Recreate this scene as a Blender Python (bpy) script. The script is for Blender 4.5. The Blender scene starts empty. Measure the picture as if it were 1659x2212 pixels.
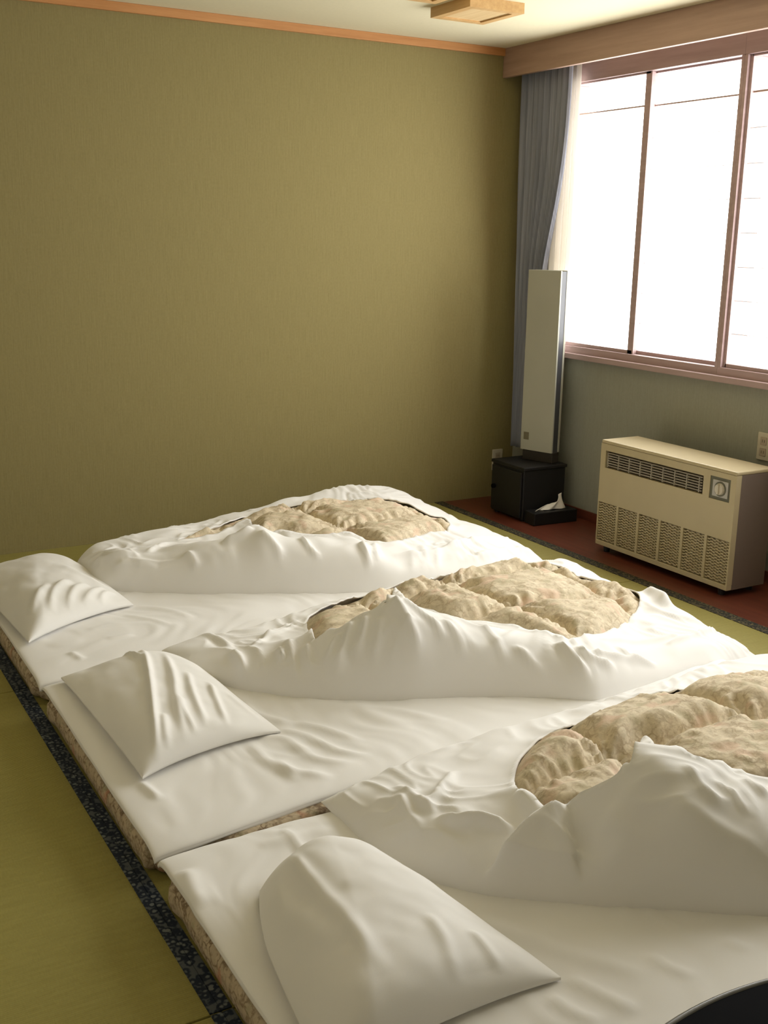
import bpy, bmesh, math
import numpy as np
from mathutils import Matrix, Vector

# ------------------------------------------------------------------ camera
F_PX, PITCH, YAW, ROLL = 2388.357, 0.244221, 0.5235, 0.017632
CAM = np.array([-3.64049, -5.06502, 1.43862])
IW, IH = 1659.0, 2212.0
FW = np.array([math.sin(YAW)*math.cos(PITCH), math.cos(YAW)*math.cos(PITCH), -math.sin(PITCH)])
_r = np.cross(FW, [0, 0, 1.0]); _r /= np.linalg.norm(_r); _u = np.cross(_r, FW)
RT = _r*math.cos(ROLL)+_u*math.sin(ROLL); UP = -_r*math.sin(ROLL)+_u*math.cos(ROLL)

scene = bpy.context.scene
C = scene.collection
cam_d = bpy.data.cameras.new('camera'); cam = bpy.data.objects.new('camera', cam_d); C.objects.link(cam)
cam_d.sensor_fit = 'VERTICAL'; cam_d.sensor_height = 36.0; cam_d.sensor_width = 27.0
cam_d.lens = 36.0*F_PX/IH; cam_d.clip_start = .02
cam.matrix_world = Matrix(((RT[0], UP[0], -FW[0], CAM[0]), (RT[1], UP[1], -FW[1], CAM[1]), (RT[2], UP[2], -FW[2], CAM[2]), (0, 0, 0, 1)))
scene.camera = cam

# ------------------------------------------------------------------ light: overcast daylight through the windows
WIN_X = 0.13            # room face of the window wall
world = bpy.data.worlds.new('overcast_sky'); scene.world = world; world.use_nodes = True
bg = world.node_tree.nodes['Background']; bg.inputs[0].default_value = (1.0, .985, .965, 1); bg.inputs[1].default_value = 10.8
pd = bpy.data.lights.new('window_portal', 'AREA'); pd.shape = 'RECTANGLE'; pd.size = 3.7; pd.size_y = 1.5
pd.cycles.is_portal = True
po = bpy.data.objects.new('window_portal', pd); C.objects.link(po)
po.location = (WIN_X+.20, -2.1, 1.57)
po.rotation_euler = (math.radians(90), 0, math.radians(90))   # faces -X, into the room
scene.view_settings.view_transform = 'Standard'; scene.view_settings.look = 'None'
scene.view_settings.exposure = 0.0; scene.view_settings.gamma = 1.0; scene.view_settings.use_curve_mapping = False
try:
    scene.cycles.max_bounces = 12; scene.cycles.diffuse_bounces = 8; scene.cycles.use_denoising = True
    scene.cycles.caustics_reflective = False; scene.cycles.caustics_refractive = False
except Exception:
    pass

# ------------------------------------------------------------------ helpers
def ray(px, py):
    return FW+RT*(px-IW/2)/F_PX-UP*(py-IH/2)/F_PX
def at(px, py, z):
    d = ray(px, py); t = (z-CAM[2])/d[2]; return CAM+t*d
def hit(px, py, field, z0=.55, z1=.0):
    """first point along the pixel's ray that lies on the height field"""
    d = ray(px, py)
    ta = (z0-CAM[2])/d[2]; tb = (z1-CAM[2])/d[2]
    ts = np.linspace(ta, tb, 400); P = CAM[None]+ts[:, None]*d[None]
    h = field(P[:, 0], P[:, 1]); hitm = P[:, 2] <= h
    # a ray that just misses a crest takes the point of closest approach
    k = np.argmax(hitm) if hitm.any() else np.argmin(np.where(h > 0, P[:, 2]-h, 9))
    return P[k, :2]

def tag(o, label=None, cat=None, group=None, kind=None):
    if label: o['label'] = label
    if cat: o['category'] = cat
    if group: o['group'] = group
    if kind: o['kind'] = kind
    return o
def empty(name, loc=(0, 0, 0), rz=0):
    o = bpy.data.objects.new(name, None); C.objects.link(o); o.location = loc; o.rotation_euler.z = rz
    o.empty_display_size = .05; return o
def link(name, me, mat, parent=None, loc=None):
    o = bpy.data.objects.new(name, me); C.objects.link(o)
    if mat is not None and not me.materials: me.materials.append(mat)
    if parent is not None: o.parent = parent
    if loc is not None: o.location = loc
    return o
def mesh(name, V, Fc, mat, parent=None, smooth=False):
    me = bpy.data.meshes.new(name); me.from_pydata([tuple(map(float, v)) for v in V], [], [tuple(int(i) for i in f) for f in Fc]); me.update()
    if smooth: me.polygons.foreach_set('use_smooth', [True]*len(me.polygons))
    return link(name, me, mat, parent)
class MB:
    def __init__(s): s.bm = bmesh.new()
    def box(s, x0, x1, y0, y1, z0, z1):
        m = Matrix.Translation(((x0+x1)/2, (y0+y1)/2, (z0+z1)/2)) @ Matrix.Diagonal((abs(x1-x0), abs(y1-y0), abs(z1-z0), 1))
        bmesh.ops.create_cube(s.bm, size=1, matrix=m); return s
    def cyl(s, a, b, r0, r1=None, n=20):
        a = Vector(a); b = Vector(b); d = b-a; r1 = r0 if r1 is None else r1
        m = Matrix.Translation((a+b)/2) @ d.to_track_quat('Z', 'Y').to_matrix().to_4x4()
        bmesh.ops.create_cone(s.bm, cap_ends=True, segments=n, radius1=r0, radius2=r1, depth=d.length, matrix=m); return s
    def lathe(s, prof, n=48, cx=0, cy=0):
        rings = []
        for r, z in prof:
            rings.append([s.bm.verts.new((cx+r*math.cos(2*math.pi*i/n), cy+r*math.sin(2*math.pi*i/n), z)) for i in range(n)])
        for a, b in zip(rings, rings[1:]):
            for i in range(n): s.bm.faces.new((a[i], a[(i+1) % n], b[(i+1) % n], b[i]))
        s.bm.faces.new(rings[0][::-1]); s.bm.faces.new(rings[-1]); return s
    def build(s, name, mat, parent=None, bevel=0, smooth=False, seg=2):
        if bevel:
            bmesh.ops.bevel(s.bm, geom=list(s.bm.edges), offset=bevel, segments=seg, affect='EDGES', profile=.5)
        bmesh.ops.recalc_face_normals(s.bm, faces=s.bm.faces)
        me = bpy.data.meshes.new(name); s.bm.to_mesh(me); s.bm.free()
        if smooth:
            me.polygons.foreach_set('use_smooth', [True]*len(me.polygons))
            try: me.set_sharp_from_angle(angle=math.radians(40))
            except Exception: pass
        return link(name, me, mat, parent)

# ---- numpy noise
def _hash(ix, iy, s):
    n = (ix.astype(np.int64)*374761393+iy.astype(np.int64)*668265263+s*974711) & 0x7fffffff
    n = ((n ^ (n >> 13))*1274126177) & 0x7fffffff
    return ((n ^ (n >> 16)) & 0xffff)/32768.0-1.0
def vnoise(x, y, s=0):
    x = np.asarray(x, float); y = np.asarray(y, float)
    ix = np.floor(x); iy = np.floor(y); fx = x-ix; fy = y-iy
    fx = fx*fx*fx*(fx*(fx*6-15)+10); fy = fy*fy*fy*(fy*(fy*6-15)+10)
    a = _hash(ix, iy, s); b = _hash(ix+1, iy, s); c = _hash(ix, iy+1, s); d = _hash(ix+1, iy+1, s)
    return (a*(1-fx)+b*fx)*(1-fy)+(c*(1-fx)+d*fx)*fy
def fbm(x, y, s=0, o=3):
    v = 0; a = 1
    for k in range(o): v = v+a*vnoise(x*2**k, y*2**k, s+17*k); a *= .5
    return v
def sstep(a, b, x):
    t = np.clip((x-a)/(b-a), 0, 1); return t*t*(3-2*t)
def roll(u):
    u = np.clip(u, 0, 1); return np.sqrt(np.clip(1-(1-u)**2, 0, 1))
def pchip(xs, ys):
    """monotone-ish smooth interpolation through a table"""
    xs = np.array(xs, float); ys = np.array(ys, float); h = np.diff(xs); d = np.diff(ys)/h
    m = np.zeros_like(xs); m[0] = d[0]; m[-1] = d[-1]
    for i in range(1, len(xs)-1):
        m[i] = 0 if d[i-1]*d[i] <= 0 else 2*d[i-1]*d[i]/(d[i-1]+d[i])
    def f(x):
        x = np.clip(np.asarray(x, float), xs[0], xs[-1]); k = np.clip(np.searchsorted(xs, x)-1, 0, len(h)-1)
        t = (x-xs[k])/h[k]
        return ((2*t**3-3*t**2+1)*ys[k]+(t**3-2*t**2+t)*h[k]*m[k]+(-2*t**3+3*t**2)*ys[k+1]+(t**3-t**2)*h[k]*m[k+1])
    return f
def smooth_poly(P, n=8, closed=True):
    P = np.array(P, float); N = len(P); out = []
    rng = range(N if closed else N-1)
    for i in rng:
        g = (lambda k: P[k % N]) if closed else (lambda k: P[min(max(k, 0), N-1)])
        p0, p1, p2, p3 = g(i-1), g(i), g(i+1), g(i+2)
        for t in np.linspace(0, 1, n, endpoint=False):
            out.append(.5*((2*p1)+(-p0+p2)*t+(2*p0-5*p1+4*p2-p3)*t*t+(-p0+3*p1-3*p2+p3)*t**3))
    if not closed: out.append(P[-1])
    return np.array(out)
def seg_dist(X, Y, poly, closed=False):
    """distance to polyline, nearest point, arc fraction, signed side"""
    A = poly; B = np.roll(poly, -1, 0)
    if not closed: A = A[:-1]; B = B[:-1]
    L = np.linalg.norm(B-A, axis=1)+1e-9; S = np.concatenate([[0], np.cumsum(L)]); T = S[-1]
    best = np.full(X.shape, 1e9); nx = np.zeros_like(best); ny = np.zeros_like(best); fr = np.zeros_like(best); sd = np.zeros_like(best)
    for i in range(len(A)):
        d = (B[i]-A[i])/L[i]; rx = X-A[i, 0]; ry = Y-A[i, 1]
        t = np.clip(rx*d[0]+ry*d[1], 0, L[i]); qx = A[i, 0]+d[0]*t; qy = A[i, 1]+d[1]*t
        dd = np.hypot(X-qx, Y-qy); m = dd < best
        best = np.where(m, dd, best); nx = np.where(m, qx, nx); ny = np.where(m, qy, ny)
        fr = np.where(m, (S[i]+t)/T, fr); sd = np.where(m, np.sign(d[0]*ry-d[1]*rx), sd)
    return best, nx, ny, fr, sd
def inside(X, Y, poly):
    r = np.zeros(X.shape, bool); N = len(poly); j = N-1
    for i in range(N):
        xi, yi = poly[i]; xj, yj = poly[j]
        if abs(yj-yi) > 1e-12:
            r ^= ((yi > Y) != (yj > Y)) & (X < (xj-xi)*(Y-yi)/(yj-yi)+xi)
        j = i
    return r
def strokes_eval(X, Y, strokes):
    """hand placed folds: (plan polyline, height, width, kind)"""
    Z = np.zeros(X.shape)
    for pts, amp, w, kind in strokes:
        p = smooth_poly(pts, 5, False) if len(pts) > 2 else np.array(pts, float)
        lo = p.min(0)-(.5 if kind == 'step' else 4*w); hi = p.max(0)+(.5 if kind == 'step' else 4*w)
        m = (X > lo[0]) & (X < hi[0]) & (Y > lo[1]) & (Y < hi[1])
        if not m.any(): continue
        d, _, _, fr, sd = seg_dist(X[m], Y[m], p)
        tp = np.clip(np.minimum(fr, 1-fr)*5, 0, 1)**.7
        if kind == 'ridge': Z[m] += amp*np.exp(-(d/w)**2)*tp
        elif kind == 'step':      # raised on the left of the line, fading away over 0.25 m
            q = d*sd; Z[m] += amp*sstep(-w, w, q)*np.exp(-np.clip(q, 0, 9)/.16)*tp
    return Z

# ------------------------------------------------------------------ materials
class NT:
    def __init__(s, name, rough=.6, spec=.3, color=(.8, .8, .8)):
        s.m = bpy.data.materials.new(name); s.m.use_nodes = True; s.t = s.m.node_tree; s.b = s.t.nodes['Principled BSDF']
        s.b.inputs['Roughness'].default_value = rough; s.b.inputs['Specular IOR Level'].default_value = spec
        s.b.inputs['Base Color'].default_value = (*color, 1)
    def n(s, typ, **kw):
        x = s.t.nodes.new(typ)
        for k, v in kw.items():
            if k in x.inputs: x.inputs[k].default_value = v
            else: setattr(x, k, v)
        return x
    def l(s, a, b): s.t.links.new(a, b)
    def coord(s, scale=(1, 1, 1), kind='Object', rot=(0, 0, 0)):
        c = s.n('ShaderNodeTexCoord'); m = s.n('ShaderNodeMapping'); m.inputs['Scale'].default_value = scale; m.inputs['Rotation'].default_value = rot
        s.l(c.outputs[kind], m.inputs[0]); return m.outputs[0]
    def noise(s, vec, scale, detail=3, rough=.5):
        x = s.n('ShaderNodeTexNoise'); x.inputs['Scale'].default_value = scale; x.inputs['Detail'].default_value = detail; x.inputs['Roughness'].default_value = rough
        s.l(vec, x.inputs['Vector']); return x.outputs['Fac']
    def ramp(s, fac, stops, interp='LINEAR'):
        r = s.n('ShaderNodeValToRGB'); r.color_ramp.interpolation = interp
        while len(r.color_ramp.elements) < len(stops): r.color_ramp.elements.new(.5)
        for e, (p, c) in zip(r.color_ramp.elements, stops): e.position = p; e.color = (*c, 1)
        s.l(fac, r.inputs[0]); return r.outputs[0]
    def mix(s, fac, a, b, mode='MIX'):
        x = s.n('ShaderNodeMix', data_type='RGBA', blend_type=mode)
        for v, i in ((fac, 0), (a, 6), (b, 7)):
            if isinstance(v, (int, float)): x.inputs[i].default_value = v
            elif isinstance(v, tuple): x.inputs[i].default_value = (*v, 1)
            else: s.l(v, x.inputs[i])
        return x.outputs[2]
    def color(s, c): s.l(c, s.b.inputs['Base Color'])
    def bump(s, h, strength, dist=.002):
        b = s.n('ShaderNodeBump'); b.inputs['Strength'].default_value = strength; b.inputs['Distance'].default_value = dist
        s.l(h, b.inputs['Height']); s.l(b.outputs[0], s.b.inputs['Normal'])

def m_plain(name, col, rough=.6, spec=.3, var=.06, scale=30):
    t = NT(name, rough, spec); v = t.coord()
    f = t.noise(v, scale, 3)
    t.color(t.ramp(f, [(.25, tuple(c*(1-var) for c in col)), (.75, tuple(min(1, c*(1+var)) for c in col))])); return t.m
def m_cloth(name, col):
    t = NT(name, .85, .15); v = t.coord()
    f = t.noise(v, 6, 2)
    t.color(t.ramp(f, [(.3, tuple(c*.985 for c in col)), (.7, col)]))
    t.bump(t.noise(v, 900, 1), .12, .0006)
    t.b.inputs['Sheen Weight'].default_value = .12; t.b.inputs['Sheen Roughness'].default_value = .5
    return t.m
def m_floral(name, base, dark, pink, green, scale=1.0, pk=.58, sprig=.55):
    t = NT(name, .8, .2); v = t.coord((scale, scale, scale))
    n1 = t.noise(v, 22, 4, .6); n2 = t.noise(v, 13, 2); 
    w = t.n('ShaderNodeVectorMath', operation='MULTIPLY_ADD')
    nz = t.n('ShaderNodeTexNoise'); nz.inputs['Scale'].default_value = 18; nz.inputs['Detail'].default_value = 3; t.l(v, nz.inputs['Vector'])
    t.l(nz.outputs['Color'], w.inputs[0]); w.inputs[1].default_value = (.09, .09, .09); t.l(v, w.inputs[2])
    vo = t.n('ShaderNodeTexVoronoi', feature='DISTANCE_TO_EDGE'); vo.inputs['Scale'].default_value = 20; t.l(w.outputs[0], vo.inputs['Vector'])
    c = t.ramp(n1, [(.3, tuple(x*.80 for x in base)), (.7, base)])
    vein = t.ramp(vo.outputs['Distance'], [(.02, (sprig,)*3), (.14, (0, 0, 0))])
    mask = t.ramp(n2, [(.38, (.1, .1, .1)), (.6, (1, 1, 1))])
    mv = t.mix(1.0, vein, mask, 'MULTIPLY')
    c = t.mix(mv, c, dark)
    n5 = t.noise(v, 45, 3, .65); c = t.mix(t.ramp(n5, [(.52, (0, 0, 0)), (.68, (sprig*.8,)*3)]), c, dark)
    n3 = t.noise(v, 9, 1); c = t.mix(t.ramp(n3, [(pk, (0, 0, 0)), (pk+.1, (.7, .7, .7))]), c, pink)
    n4 = t.n('ShaderNodeTexNoise'); n4.inputs['Scale'].default_value = 11; n4.noise_dimensions = '4D'; n4.inputs['W'].default_value = 4.3; t.l(v, n4.inputs['Vector'])
    c = t.mix(t.ramp(n4.outputs['Fac'], [(.58, (0, 0, 0)), (.68, (.45, .45, .45))]), c, green)
    t.color(c); t.bump(t.noise(v, 60, 3), .25, .004)
    return t.m
def m_wood(name, a, b, axis='Y', rough=.45, scale=1.0):
    t = NT(name, rough, .35)
    sc = {'X': (1.2, 18, 18), 'Y': (18, 1.2, 18), 'Z': (18, 18, 1.2)}[axis]
    v = t.coord(tuple(q*scale for q in sc)); f = t.noise(v, 2.2, 5, .6)
    t.color(t.ramp(f, [(.3, a), (.7, b)])); t.bump(f, .08, .002); return t.m
def m_wallpaper(name, a, b):
    t = NT(name, .9, .15); v = t.coord((160, 160, 5)); f = t.noise(v, 2.0, 2)
    v2 = t.coord((60, 60, 40)); g = t.noise(v2, 2.0, 3)
    t.color(t.ramp(t.mix(.4, f, g), [(.3, a), (.7, b)])); t.bump(f, .25, .0015); return t.m
def m_tatami(name, a, b):
    t = NT(name, .55, .25); v = t.coord()
    w = t.n('ShaderNodeTexWave', wave_type='BANDS', bands_direction='Y'); w.inputs['Scale'].default_value = 55; w.inputs['Distortion'].default_value = .3
    t.l(v, w.inputs['Vector'])
    f = t.noise(t.coord((3, 40, 1)), 3, 3); g = t.noise(t.coord((90, 20, 1)), 3, 2)
    c = t.ramp(t.mix(.5, f, g), [(.3, a), (.7, b)]); c = t.mix(t.ramp(w.outputs['Fac'], [(0, (.22, .22, .22)), (.5, (0, 0, 0))]), c, tuple(x*.55 for x in a))
    t.color(c); t.bump(w.outputs['Fac'], .35, .002); return t.m
def m_heri(name, a, b):
    t = NT(name, .7, .25); v = t.coord()
    vo = t.n('ShaderNodeTexVoronoi', feature='F1'); vo.inputs['Scale'].default_value = 62; t.l(v, vo.inputs['Vector'])
    n = t.noise(v, 60, 2, .6)
    f = t.mix(.45, vo.outputs['Distance'], n)
    t.color(t.ramp(f, [(.33, b), (.43, a), (.55, a), (.64, tuple(.5*(x+y) for x, y in zip(a, b)))])); return t.m

M = {}
M['white'] = m_cloth('white_cotton', (.84, .828, .808))
M['white2'] = m_cloth('white_pillow_cotton', (.84, .828, .805))
M['comf'] = m_floral('floral_comforter_cloth', (.74, .64, .47), (.36, .265, .165), (.68, .50, .37), (.47, .43, .28), 1.5)
M['matt'] = m_floral('floral_mattress_cloth', (.58, .475, .33), (.17, .11, .065), (.55, .25, .16), (.27, .27, .16), 1.5, .64, .85)
M['olive'] = m_wallpaper('olive_wallpaper', (.235, .195, .082), (.285, .24, .105))
M['glare_wall'] = m_wallpaper('glare_greyed_wallpaper', (.285, .285, .235), (.33, .33, .275))  # window glare painted into the wallpaper colour, greyer than the olive wall
M['plaster'] = m_plain('pale_plaster', (.74, .70, .62), .9, .1, .03, 20)
M['ceil'] = m_plain('cream_ceiling', (.72, .66, .47), .9, .1, .02, 60)
M['tatami'] = m_tatami('tatami_weave', (.26, .225, .06), (.335, .295, .088))
M['heri'] = m_heri('tatami_border_cloth', (.012, .019, .036), (.165, .18, .18))
M['heri2'] = m_heri('tatami_border_dark', (.02, .02, .017), (.16, .13, .06))
M['redwood'] = m_wood('red_brown_floorboard', (.105, .028, .016), (.15, .043, .024), 'Y', .35)
M['trim'] = m_wood('orange_trim_wood', (.45, .20, .065), (.58, .29, .11), 'X', .5)
M['valance'] = m_wood('brown_hazed_valance_wood', (.33, .215, .165), (.41, .275, .21), 'Y', .55)  # brown wood lightened, with some of the window glare in its colour
M['frame'] = m_wood('reddish_hazed_window_wood', (.37, .265, .255), (.45, .33, .325), 'Y', .5)  # reddish wood paled towards mauve to imitate glare around the panes
M['lampwood'] = m_wood('ceiling_fixture_wood', (.50, .30, .12), (.64, .42, .19), 'Y', .5)
M['lampwood2'] = m_wood('ceiling_fixture_panel_wood', (.60, .42, .21), (.70, .52, .28), 'Y', .5)
M['heat'] = m_plain('cream_enamel', (.45, .375, .225), .4, .4, .03, 8)
M['heat_side'] = m_plain('heater_side_brown', (.165, .125, .10), .5, .3, .03, 8)  # for one side panel only, darker and browner than the cream front
M['heat_dark'] = m_plain('heater_recess_dark', (.14, .115, .085), .6, .2, .05)
M['heat_grey'] = m_plain('heater_grille_grey', (.30, .265, .21), .5, .3, .05)
M['panel_frame'] = m_plain('control_surround_dark', (.13, .125, .085), .5, .3, .05)
M['panel'] = m_plain('control_plate_grey', (.42, .40, .36), .4, .4, .03)
M['black'] = m_plain('black_plastic', (.012, .011, .011), .45, .35, .05)
M['black_gloss'] = m_plain('black_lacquer', (.005, .005, .006), .85, .03, .02)
M['rim'] = m_plain('table_edge_highlight', (.13, .13, .125), .3, .5, .03)  # grey paints the window's reflection onto the black table's bevelled rim
M['lamp_side'] = m_plain('lamp_dark_side', (.055, .055, .06), .5, .3, .03)
M['lamp_base'] = m_plain('lamp_dark_base', (.03, .024, .018), .5, .3, .03)
M['ivory'] = m_plain('ivory_plastic', (.55, .50, .40), .4, .4, .03)
M['socket'] = m_plain('socket_face', (.42, .35, .27), .4, .4, .03)
M['tissue'] = m_cloth('white_tissue', (.85, .82, .76))
M['emblem'] = m_plain('grey_emblem_print', (.16, .14, .09), .6, .2, .1)
def m_curtain(name, a, b, trans):
    t = NT(name, .9, .1); v = t.coord((1, 90, 1)); f = t.noise(v, 2.5, 2)
    t.color(t.ramp(f, [(.35, a), (.65, b)]))
    tr = t.n('ShaderNodeBsdfTranslucent'); tr.inputs[0].default_value = (*b, 1)
    mx = t.n('ShaderNodeMixShader'); mx.inputs[0].default_value = trans
    out = t.t.nodes['Material Output']; t.l(t.b.outputs[0], mx.inputs[1]); t.l(tr.outputs[0], mx.inputs[2]); t.l(mx.outputs[0], out.inputs[0]); return t.m
M['curtain'] = m_curtain('blue_grey_curtain', (.27, .28, .325), (.34, .35, .40), .16)
M['lace'] = m_curtain('cream_lining', (.80, .76, .70), (.86, .83, .78), .35)
M['shade'] = m_curtain('lamp_paper', (.43, .425, .35), (.47, .465, .39), .12)
M['bar'] = m_curtain('bloom_bleached_bar', (.55, .52, .50), (.6, .57, .55), .35)  # pale and translucent so the lower bars wash out as in window bloom
def m_glass():
    t = NT('window_glass', .02, .5); tr = t.n('ShaderNodeBsdfTransparent'); gl = t.n('ShaderNodeBsdfGlossy'); gl.inputs['Roughness'].default_value = .05
    n = t.noise(t.coord((2, 2, 2)), 3, 1); c = t.ramp(n, [(.3, (.95, .96, .96)), (.7, (.97, .98, .98))]); t.l(c, tr.inputs[0])
    mx = t.n('ShaderNodeMixShader'); mx.inputs[0].default_value = .04
    t.l(tr.outputs[0], mx.inputs[1]); t.l(gl.outputs[0], mx.inputs[2]); t.l(mx.outputs[0], t.t.nodes['Material Output'].inputs[0]); return t.m
M['glass'] = m_glass()

# ------------------------------------------------------------------ the room
X0, Y0, H = -4.75, -6.3, 2.40
WX = WIN_X
tag(MB().box(X0, WX+.15, 0, .12, -.12, H+.1).build('wall_back', M['olive']), 'olive green papered wall behind the beds', kind='structure')
tag(MB().box(X0-.12, X0, Y0, .12, -.12, H+.1).build('wall_left', M['plaster']), 'pale plaster wall on the left outside the frame', kind='structure')
tag(MB().box(X0, WX+.15, Y0-.12, Y0, -.12, H+.1).build('wall_front', M['plaster']), 'pale plaster wall behind the camera', kind='structure')
WZ0, WZ1 = .86, 2.33; WYA, WYB = -.305, -3.93
w = MB(); w.box(WX, WX+.15, Y0, 0, -.12, WZ0); w.box(WX, WX+.15, Y0, 0, WZ1, H+.1); w.box(WX, WX+.15, WYA, 0, WZ0, WZ1); w.box(WX, WX+.15, Y0, WYB, WZ0, WZ1)
tag(w.build('wall_right', M['glare_wall']), 'papered window wall on the right, greyed to imitate window glare', kind='structure')
tag(MB().box(X0-.12, WX+.15, Y0-.12, .12, H, H+.1).build('ceiling', M['ceil']), 'plain cream ceiling', kind='structure')
tag(MB().box(X0, -.02, -.018, 0, 2.362, H).build('trim_1', M['trim'], bevel=.002), 'orange wooden trim along the top of the olive wall', kind='structure')
tag(MB().box(-.0455, -.02, -4.6, -.002, 2.256, H).build('trim_2', M['valance'], bevel=.002), 'brown wooden curtain box board above the window', kind='structure')
tag(MB().box(WX-.012, WX, Y0, 0, 0, .05).build('baseboard_right', M['redwood'], bevel=.002), 'dark brown baseboard under the window', kind='structure')

# floor: base slab, red board along the window, tatami mats with cloth borders
fl = tag(MB().box(X0, WX, Y0, 0, -.12, -.03).build('floor', M['redwood']), 'tatami floor with a red wooden strip by the window', kind='structure')
MB().box(-.338, WX, Y0, 0, -.03, 0).build('wooden_board', M['redwood'], fl, bevel=.003)
mat_me = {}
cols = [(-1.259, -.340, 'b'), (-2.123, -1.261, 'n'), (-2.987, -2.125, 'l'), (-3.865, -2.989, 'l'), (X0, -3.867, 'n')]
rows = [(0, -1.61), (-1.612, -3.348), (-3.350, -5.09), (-5.092, Y0)]
HB = .0215
for ci, (xa, xb, k) in enumerate(cols):
    for ya, yb in rows:
        mt = MB().box(xa, xb, yb+.001, ya-.001, -.03, 0).build('tatami_mat', M['tatami'], fl, bevel=.003)
        bw = .055 if k == 'b' else HB
        hm = M['heri2'] if k == 'b' else M['heri']
        if k == 'l' or k == 'n' or k == 'b':
            MB().box(xb-bw, xb+.0005, yb+.002, ya-.002, -.02, .0022).build('cloth_border', hm, mt)
        if k != 'b' or True:
            MB().box(xa-.0005, xa+HB, yb+.002, ya-.002, -.02, .0022).build('cloth_border', M['heri'], mt)

# windows: three sliding pairs, each with sashes, panes, thin bars
def window(name, y0, y1, label):
    """y0 > y1: opening from y0 to y1"""
    e = tag(empty(name, (WX, (y0+y1)/2, WZ0)), label, kind='structure')
    def part(nm, mb, mat, bevel=.002, par=None):
        o = mb.build(nm, mat, par or e, bevel=bevel)
        o.data.transform(Matrix.Translation((-WX, -(y0+y1)/2, -WZ0))); return o
    fx0, fx1 = WX-.004, WX+.15
    part('head_rail', MB().box(fx0, fx1, y1, y0, 2.205, WZ1), M['frame'])
    part('bottom_rail', MB().box(fx0, fx1, y1, y0, WZ0, .897), M['frame'])
    part('jamb', MB().box(fx0, fx1, y0-.018, y0, .897, 2.205), M['frame'])
    part('jamb', MB().box(fx0, fx1, y1, y1+.018, .897, 2.205), M['frame'])
    ym = (y0+y1)/2-.005
    for j, (a, b, dx) in enumerate(((y0-.018, ym-.022, 0.0), (ym+.022, y1+.018, .026))):
        sx0, sx1 = WX+.012+dx, WX+.034+dx
        # each sash is one frame mesh with its pane and bars below it
        mb = MB(); sw = .016 if j == 0 else .030
        ca, cb = (a, b)
        mb.box(sx0, sx1, ca-sw, ca, .898, 2.204); mb.box(sx0, sx1, cb, cb+(.040 if j == 0 else .016), .898, 2.204)
        mb.box(sx0, sx1, cb+.01, ca-.01, .898, .914); mb.box(sx0, sx1, cb+.01, ca-.01, 2.196, 2.204)
        s = part('sash', mb, M['frame'], bevel=0)
        part('pane', MB().box(sx0+.009, sx0+.013, cb+.012, ca-.012, .905, 2.2), M['glass'], bevel=0, par=s)
        for q in range(8):
            zz = 2.057-.1445*q
            r = .0042 if q == 0 else .0016
            part('glazing_bar', MB().cyl((sx0+.02, ca-.01, zz), (sx0+.02, cb+.01, zz), r, n=8), M['valance'] if q == 0 else M['bar'], bevel=0, par=s)
    return e
window('window_1', -.305, -1.502, 'wooden sliding window nearest the curtain corner')
window('window_2', -1.502, -2.70, 'second wooden sliding window from the corner')
window('window_3', -2.70, -3.93, 'third wooden sliding window outside the frame')
tag(MB().box(WX-.03, WX+.01, -4.0, -.25, .834, .862).build('trim_3', M['frame'], bevel=.003), 'reddish wooden sill board under the window', kind='structure')

# ceiling fixtures
def fixture(name, cx, cy, sx, sy, label):
    e = tag(empty(name, (cx, cy, H)), label, 'ceiling fixture', 'wooden squares on the ceiling')
    mb = MB(); t = .035; z0, z1 = -.042, 0
    mb.box(-sx/2, sx/2, -sy/2, -sy/2+t, z0, z1).box(-sx/2, sx/2, sy/2-t, sy/2, z0, z1).box(-sx/2, -sx/2+t, -sy/2+t, sy/2-t, z0, z1).box(sx/2-t, sx/2, -sy/2+t, sy/2-t, z0, z1)
    mb.build('frame', M['lampwood'], e)
    MB().box(-sx/2+t, sx/2-t, -sy/2+t, sy/2-t, -.036, -.006).build('panel', M['lampwood2'], e)
fixture('ceiling_fixture', -.785, -.835, .275, .305, 'square wooden fixture on the ceiling, fully in view')
fixture('ceiling_fixture', -1.20, -1.095, .275, .305, 'square wooden fixture cut off by the top of the picture')

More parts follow.
